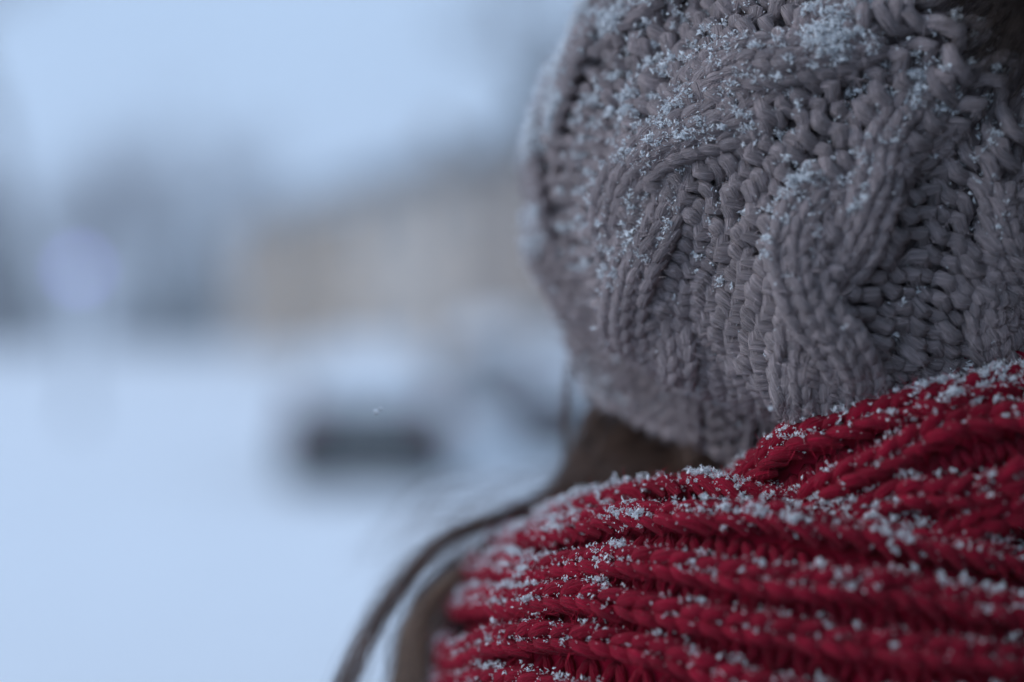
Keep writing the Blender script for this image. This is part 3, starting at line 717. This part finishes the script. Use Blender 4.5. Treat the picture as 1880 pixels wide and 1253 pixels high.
def loft(name, rings, n, mat, parent, seed=0, fold=.006):
    a = np.linspace(0, 2 * np.pi, n, endpoint=False); Vs = []
    for (cx, cy, z, rx, ry) in rings:
        f = 1 + fold / max(rx, .03) * (vnoise(np.stack([np.cos(a) * 3, np.sin(a) * 3, 0 * a + z * 6], -1), 1.5, seed) - .5) * 2
        Vs.append(np.stack([cx + rx * f * np.cos(a), cy + ry * f * np.sin(a), np.full(n, z)], 1))
    V = np.concatenate(Vs); m = len(rings); idx = np.arange(m * n).reshape(m, n); q, p = idx[:-1], idx[1:]
    F = np.stack([q, np.roll(q, -1, 1), np.roll(p, -1, 1), p], -1).reshape(-1, 4)
    return mesh(name, V, F, mat, parent, local=True)
coat = loft('coat', [(0, 0, z, rx, ry) for z, rx, ry in [(.52, .27, .22), (.70, .25, .2), (.90, .225, .175), (1.05, .205, .155), (1.2, .21, .155), (1.27, .205, .15), (1.325, .18, .135), (1.36, .13, .115), (1.40, .085, .09), (1.46, .075, .08)]], 40, M_coat, PROOT, 3)
def sleeve(s):
    pts = catmull([(s * .145, 0, 1.29), (s * .195, .0, 1.22), (s * .235, .02, 1.12), (s * .225, .08, .98), (s * .215, .13, .88)], 16)
    V, F, A, D = tubes(pts[None], np.array([np.linspace(.078, .055, 16)]), np.array([0.1, -1.0, 0.2]), 16)
    mesh('sleeve', V, F, M_coat, coat, local=True)
for s in (-1, 1): sleeve(s)
for s in (-1, 1):
    pts = catmull([(s * .09, 0, .86), (s * .10, .01, .5), (s * .105, -.01, .22)], 10)
    V, F, A, D = tubes(pts[None], np.array([np.linspace(.105, .075, 10)]), np.array([0.1, -1.0, 0.2]), 16); mesh('trouser_leg', V, F, M_trouser, PROOT, local=True)
    b = [(-.06, .0, .06, .05), (.02, .0, .055, .055)]
    pts = catmull([(s * .105, -.02, .30), (s * .105, -.01, .12), (s * .108, .05, .055), (s * .112, .16, .05), (s * .113, .2, .045)], 16)
    V, F, A, D = tubes(pts[None], np.array([[.07] * 5 + [.064, .06, .056, .054, .052, .05, .05, .048, .044, .034, .012]]), np.array([1.0, 0.05, 0.02]), 14); mesh('boot', V, F, M_boot, PROOT, local=True)
def face():
    hc = np.array([0, .005, HEAD[2] - .02 - PROOT.location.z])
    for s in (-1, 1):
        e = hc + np.array([s * .031, .083, -.012]); lathe('eye', [(0, -.011), (.008, -.008), (.011, 0), (.008, .008), (0, .011)], 12, M_plate, PROOT, 'Z', e)
    pts = catmull([hc + np.array([0, .088, 0]), hc + np.array([0, .102, -.03]), hc + np.array([0, .108, -.042]), hc + np.array([0, .09, -.05])], 8)
    V, F, A, D = tubes(pts[None], np.array([[.007, .008, .010, .012, .013, .012, .010, .006]]), np.array([1.0, 0, 0]), 10); mesh('nose', V, F, M_skin, PROOT, local=True)
    pts = catmull([hc + np.array([-.024, .082, -.07]), hc + np.array([0, .093, -.072]), hc + np.array([.024, .082, -.07])], 9)
    V, F, A, D = tubes(pts[None], np.array([[.002, .004, .005, .006, .006, .006, .005, .004, .002]]), np.array([0, 0, 1.0]), 8); mesh('mouth', V, F, M_lampred, PROOT, local=True)
face()

HS = []
def lock(guide, n, spread, rad=.00006, seed=0, tip=1.6, wave=.0015, K=17):
    g = catmull(guide, K); T = nrm(np.gradient(g, axis=0)); u = np.linspace(0, 1, K)
    B = nrm(np.cross(T, np.array([0, 1.0, .05]))); N = np.cross(B, T)
    a = rng.random(n) * 6.283; r = np.sqrt(rng.random(n))
    fan = (.6 + (tip - .6) * u)[None, :]
    ph = rng.random((n, 1)) * 6.283; fr = rng.uniform(.5, 1.4, (n, 1))
    o1 = (np.cos(a) * r)[:, None] * spread[0] * fan + wave * np.sin(ph + 6.283 * fr * u) * (u + .2)
    o2 = (np.sin(a) * r)[:, None] * spread[1] * fan + wave * np.cos(ph * 1.7 + 6.283 * fr * u) * (u + .2)
    P = g[None] + B[None] * o1[..., None] + N[None] * o2[..., None]
    HS.append((P, rad))
def locks(pts, m, n, spread, jx, rad, tip=1.6, wave=.003):
    """several thin locks that wander about one course, so the hair hangs in strands"""
    for k in range(m):
        ox, oy = rng.normal(0, 1, 2); ph = rng.random() * 6.28; g = []
        for q, (px, py, d) in enumerate(pts):
            f = q / (len(pts) - 1); am = jx * (.35 + 1.1 * f)
            g.append(W(px + am * (ox + .6 * math.sin(ph + 4 * f)), py + am * .6 * oy, d + .008 * rng.normal() * f))
        lock(g, n, spread, rad, tip=tip, wave=wave)
locks([(985, 925, .640), (930, 945, .632), (880, 962, .625), (795, 1005, .615), (722, 1085, .608), (672, 1165, .60), (628, 1258, .60), (600, 1360, .60), (590, 1500, .60)], 10, 12, (.0013, .0015), 7, .00010, 2.2, .003)
locks([(990, 925, .64), (920, 955, .632), (850, 985, .625), (775, 1050, .615), (715, 1140, .61), (680, 1260, .605), (665, 1400, .60)], 7, 7, (.002, .002), 26, .00009, 2.4, .006)
locks([(960, 960, .66), (890, 1000, .655), (838, 1060, .65), (812, 1140, .65), (800, 1260, .65), (795, 1420, .65)], 4, 26, (.004, .005), 14, .0001, 1.3)
NT0 = len(HS)
locks([(900, 1030, .66), (820, 1070, .65), (768, 1130, .64), (742, 1220, .635), (735, 1320, .63), (735, 1450, .63)], 7, 24, (.0028, .003), 11, .0001, 1.5, .003)
NT1 = len(HS)
# flyaways above the scarf
lock([W(1130, 880, .64), W(1040, 905, .645), W(950, 922, .65), W(870, 945, .66), W(790, 990, .67), W(700, 1080, .68)], 110, (.008, .008), .00008, tip=3.2, wave=.012)
lock([W(1230, 850, .60), W(1150, 855, .60), W(1070, 885, .61), W(1010, 925, .62)], 26, (.006, .004), .00004, tip=2.0, wave=.004)
# strands beside the cheek under the rim
lock([W(1062, 600, .665), W(1046, 680, .668), W(1040, 760, .67), W(1043, 840, .67), W(1046, 920, .67)], 60, (.0025, .003), .00007, tip=1.0)
locks([(1120, 690, .655), (1092, 760, .652), (1072, 830, .65), (1038, 900, .65), (985, 955, .655)], 8, 36, (.004, .004), 12, .0001, 1.1, .002)
locks([(1200, 730, .648), (1160, 800, .64), (1125, 850, .638), (1090, 900, .64), (1040, 955, .645)], 12, 40, (.006, .006), 24, .0001, 1.1, .002)
locks([(1290, 770, .635), (1240, 825, .625), (1200, 870, .622), (1160, 915, .625)], 10, 36, (.007, .006), 24, .0001, 1.1, .002)
locks([(1160, 720, .675), (1140, 790, .672), (1120, 850, .67), (1095, 910, .67)], 14, 30, (.010, .006), 30, .0001, 1.1, .002)
locks([(1230, 740, .665), (1215, 810, .66), (1200, 870, .655), (1180, 930, .655)], 14, 30, (.010, .006), 26, .0001, 1.1, .002)
locks([(1320, 770, .612), (1305, 815, .605), (1290, 860, .60), (1270, 905, .60)], 8, 36, (.006, .006), 16, .0001, 1.1, .002)
M_tan = plain('light_brown_hair', (0.42, 0.29, 0.20), 0.42, 0.3, 90, spec=0.5)
def hair_mesh(name, sel, mat, label):
    Vh, Fh, off = [], [], 0
    for P, rd in sel:
        V, F, A, D = tubes(P, rd * np.concatenate([np.ones(P.shape[1] - 5), np.linspace(1, .3, 5)])[None], np.array([.1, -.9, .3]), 3)
        Vh.append(V); Fh.append(F + off); off += len(V)
    o = mesh(name, np.concatenate(Vh), np.concatenate(Fh), mat, PROOT); o['label'] = label
hair_mesh('hair', HS[:NT0] + HS[NT1:], M_hair, 'long brown hair falling over the shoulder')
hair_mesh('hair_lock', HS[NT0:NT1], M_tan, 'lighter tan lock of hair beside the scarf')
# dark hood of the coat lying behind the scarf
hc = np.array([HEAD[0] - PROOT.location.x, .085, 1.375]); n1_, n2_ = 48, 18
aa, bb = np.meshgrid(np.linspace(0, 2 * np.pi, n1_), np.linspace(0, 2 * np.pi, n2_), indexing='ij')
fold = .010 * (vnoise(np.stack([np.cos(aa) * 3, np.sin(aa) * 3, np.cos(bb) * 1.5], -1), 1.4, 41) - .5)
V = hc + np.stack([(.146 + (.042 + fold) * np.cos(bb)) * np.cos(aa), (.115 + (.042 + fold) * np.cos(bb)) * np.sin(aa), (.072 + fold) * np.sin(bb)], -1)
idx = np.arange(n1_ * n2_).reshape(n1_, n2_)
mesh('hood', V.reshape(-1, 3), np.stack([idx[:-1, :-1], idx[1:, :-1], idx[1:, 1:], idx[:-1, 1:]], -1).reshape(-1, 4), M_coat, coat, local=True)

# ------------------------------------------------------------------ falling-snow haze in the air
def build_haze():
    m = bpy.data.materials.new('haze_air'); m.use_nodes = True; n = m.node_tree.nodes; n.remove(n['Principled BSDF'])
    v = n.new('ShaderNodeVolumePrincipled'); v.inputs['Color'].default_value = (0.90, 0.94, 1.0, 1); v.inputs['Density'].default_value = 0.0055; v.inputs['Anisotropy'].default_value = 0.0
    m.node_tree.links.new(v.outputs[0], n['Material Output'].inputs['Volume'])
    o = mesh('haze', boxv(-620, 620, -130, 920, -1.5, 26), BOXF, m, smooth=False); tag(o, 'pale haze of falling snow in the air', None, None, 'stuff')
build_haze()

# ------------------------------------------------------------------ a few flakes still falling
def falling():
    P = np.vstack([np.stack([rng.uniform(-.5, .5, 60), rng.uniform(.55, 1, 60), rng.uniform(-.3, .3, 60)], 1) * rng.uniform(1.6, 4.0, 60)[:, None] + np.array([0, 0, CAMZ]),
                   [W(692, 757, .56), W(1415, 750, .505), W(1750, 712, .49)]])
    n = len(P); j = np.repeat(np.arange(n), 9); pos = P[j] + rng.normal(0, .0006, (len(j), 3))
    grains('falling_snowflakes', pos, .00045 * np.exp(rng.normal(0, .3, len(j))), 'sparse snowflakes drifting down through the air')
falling()
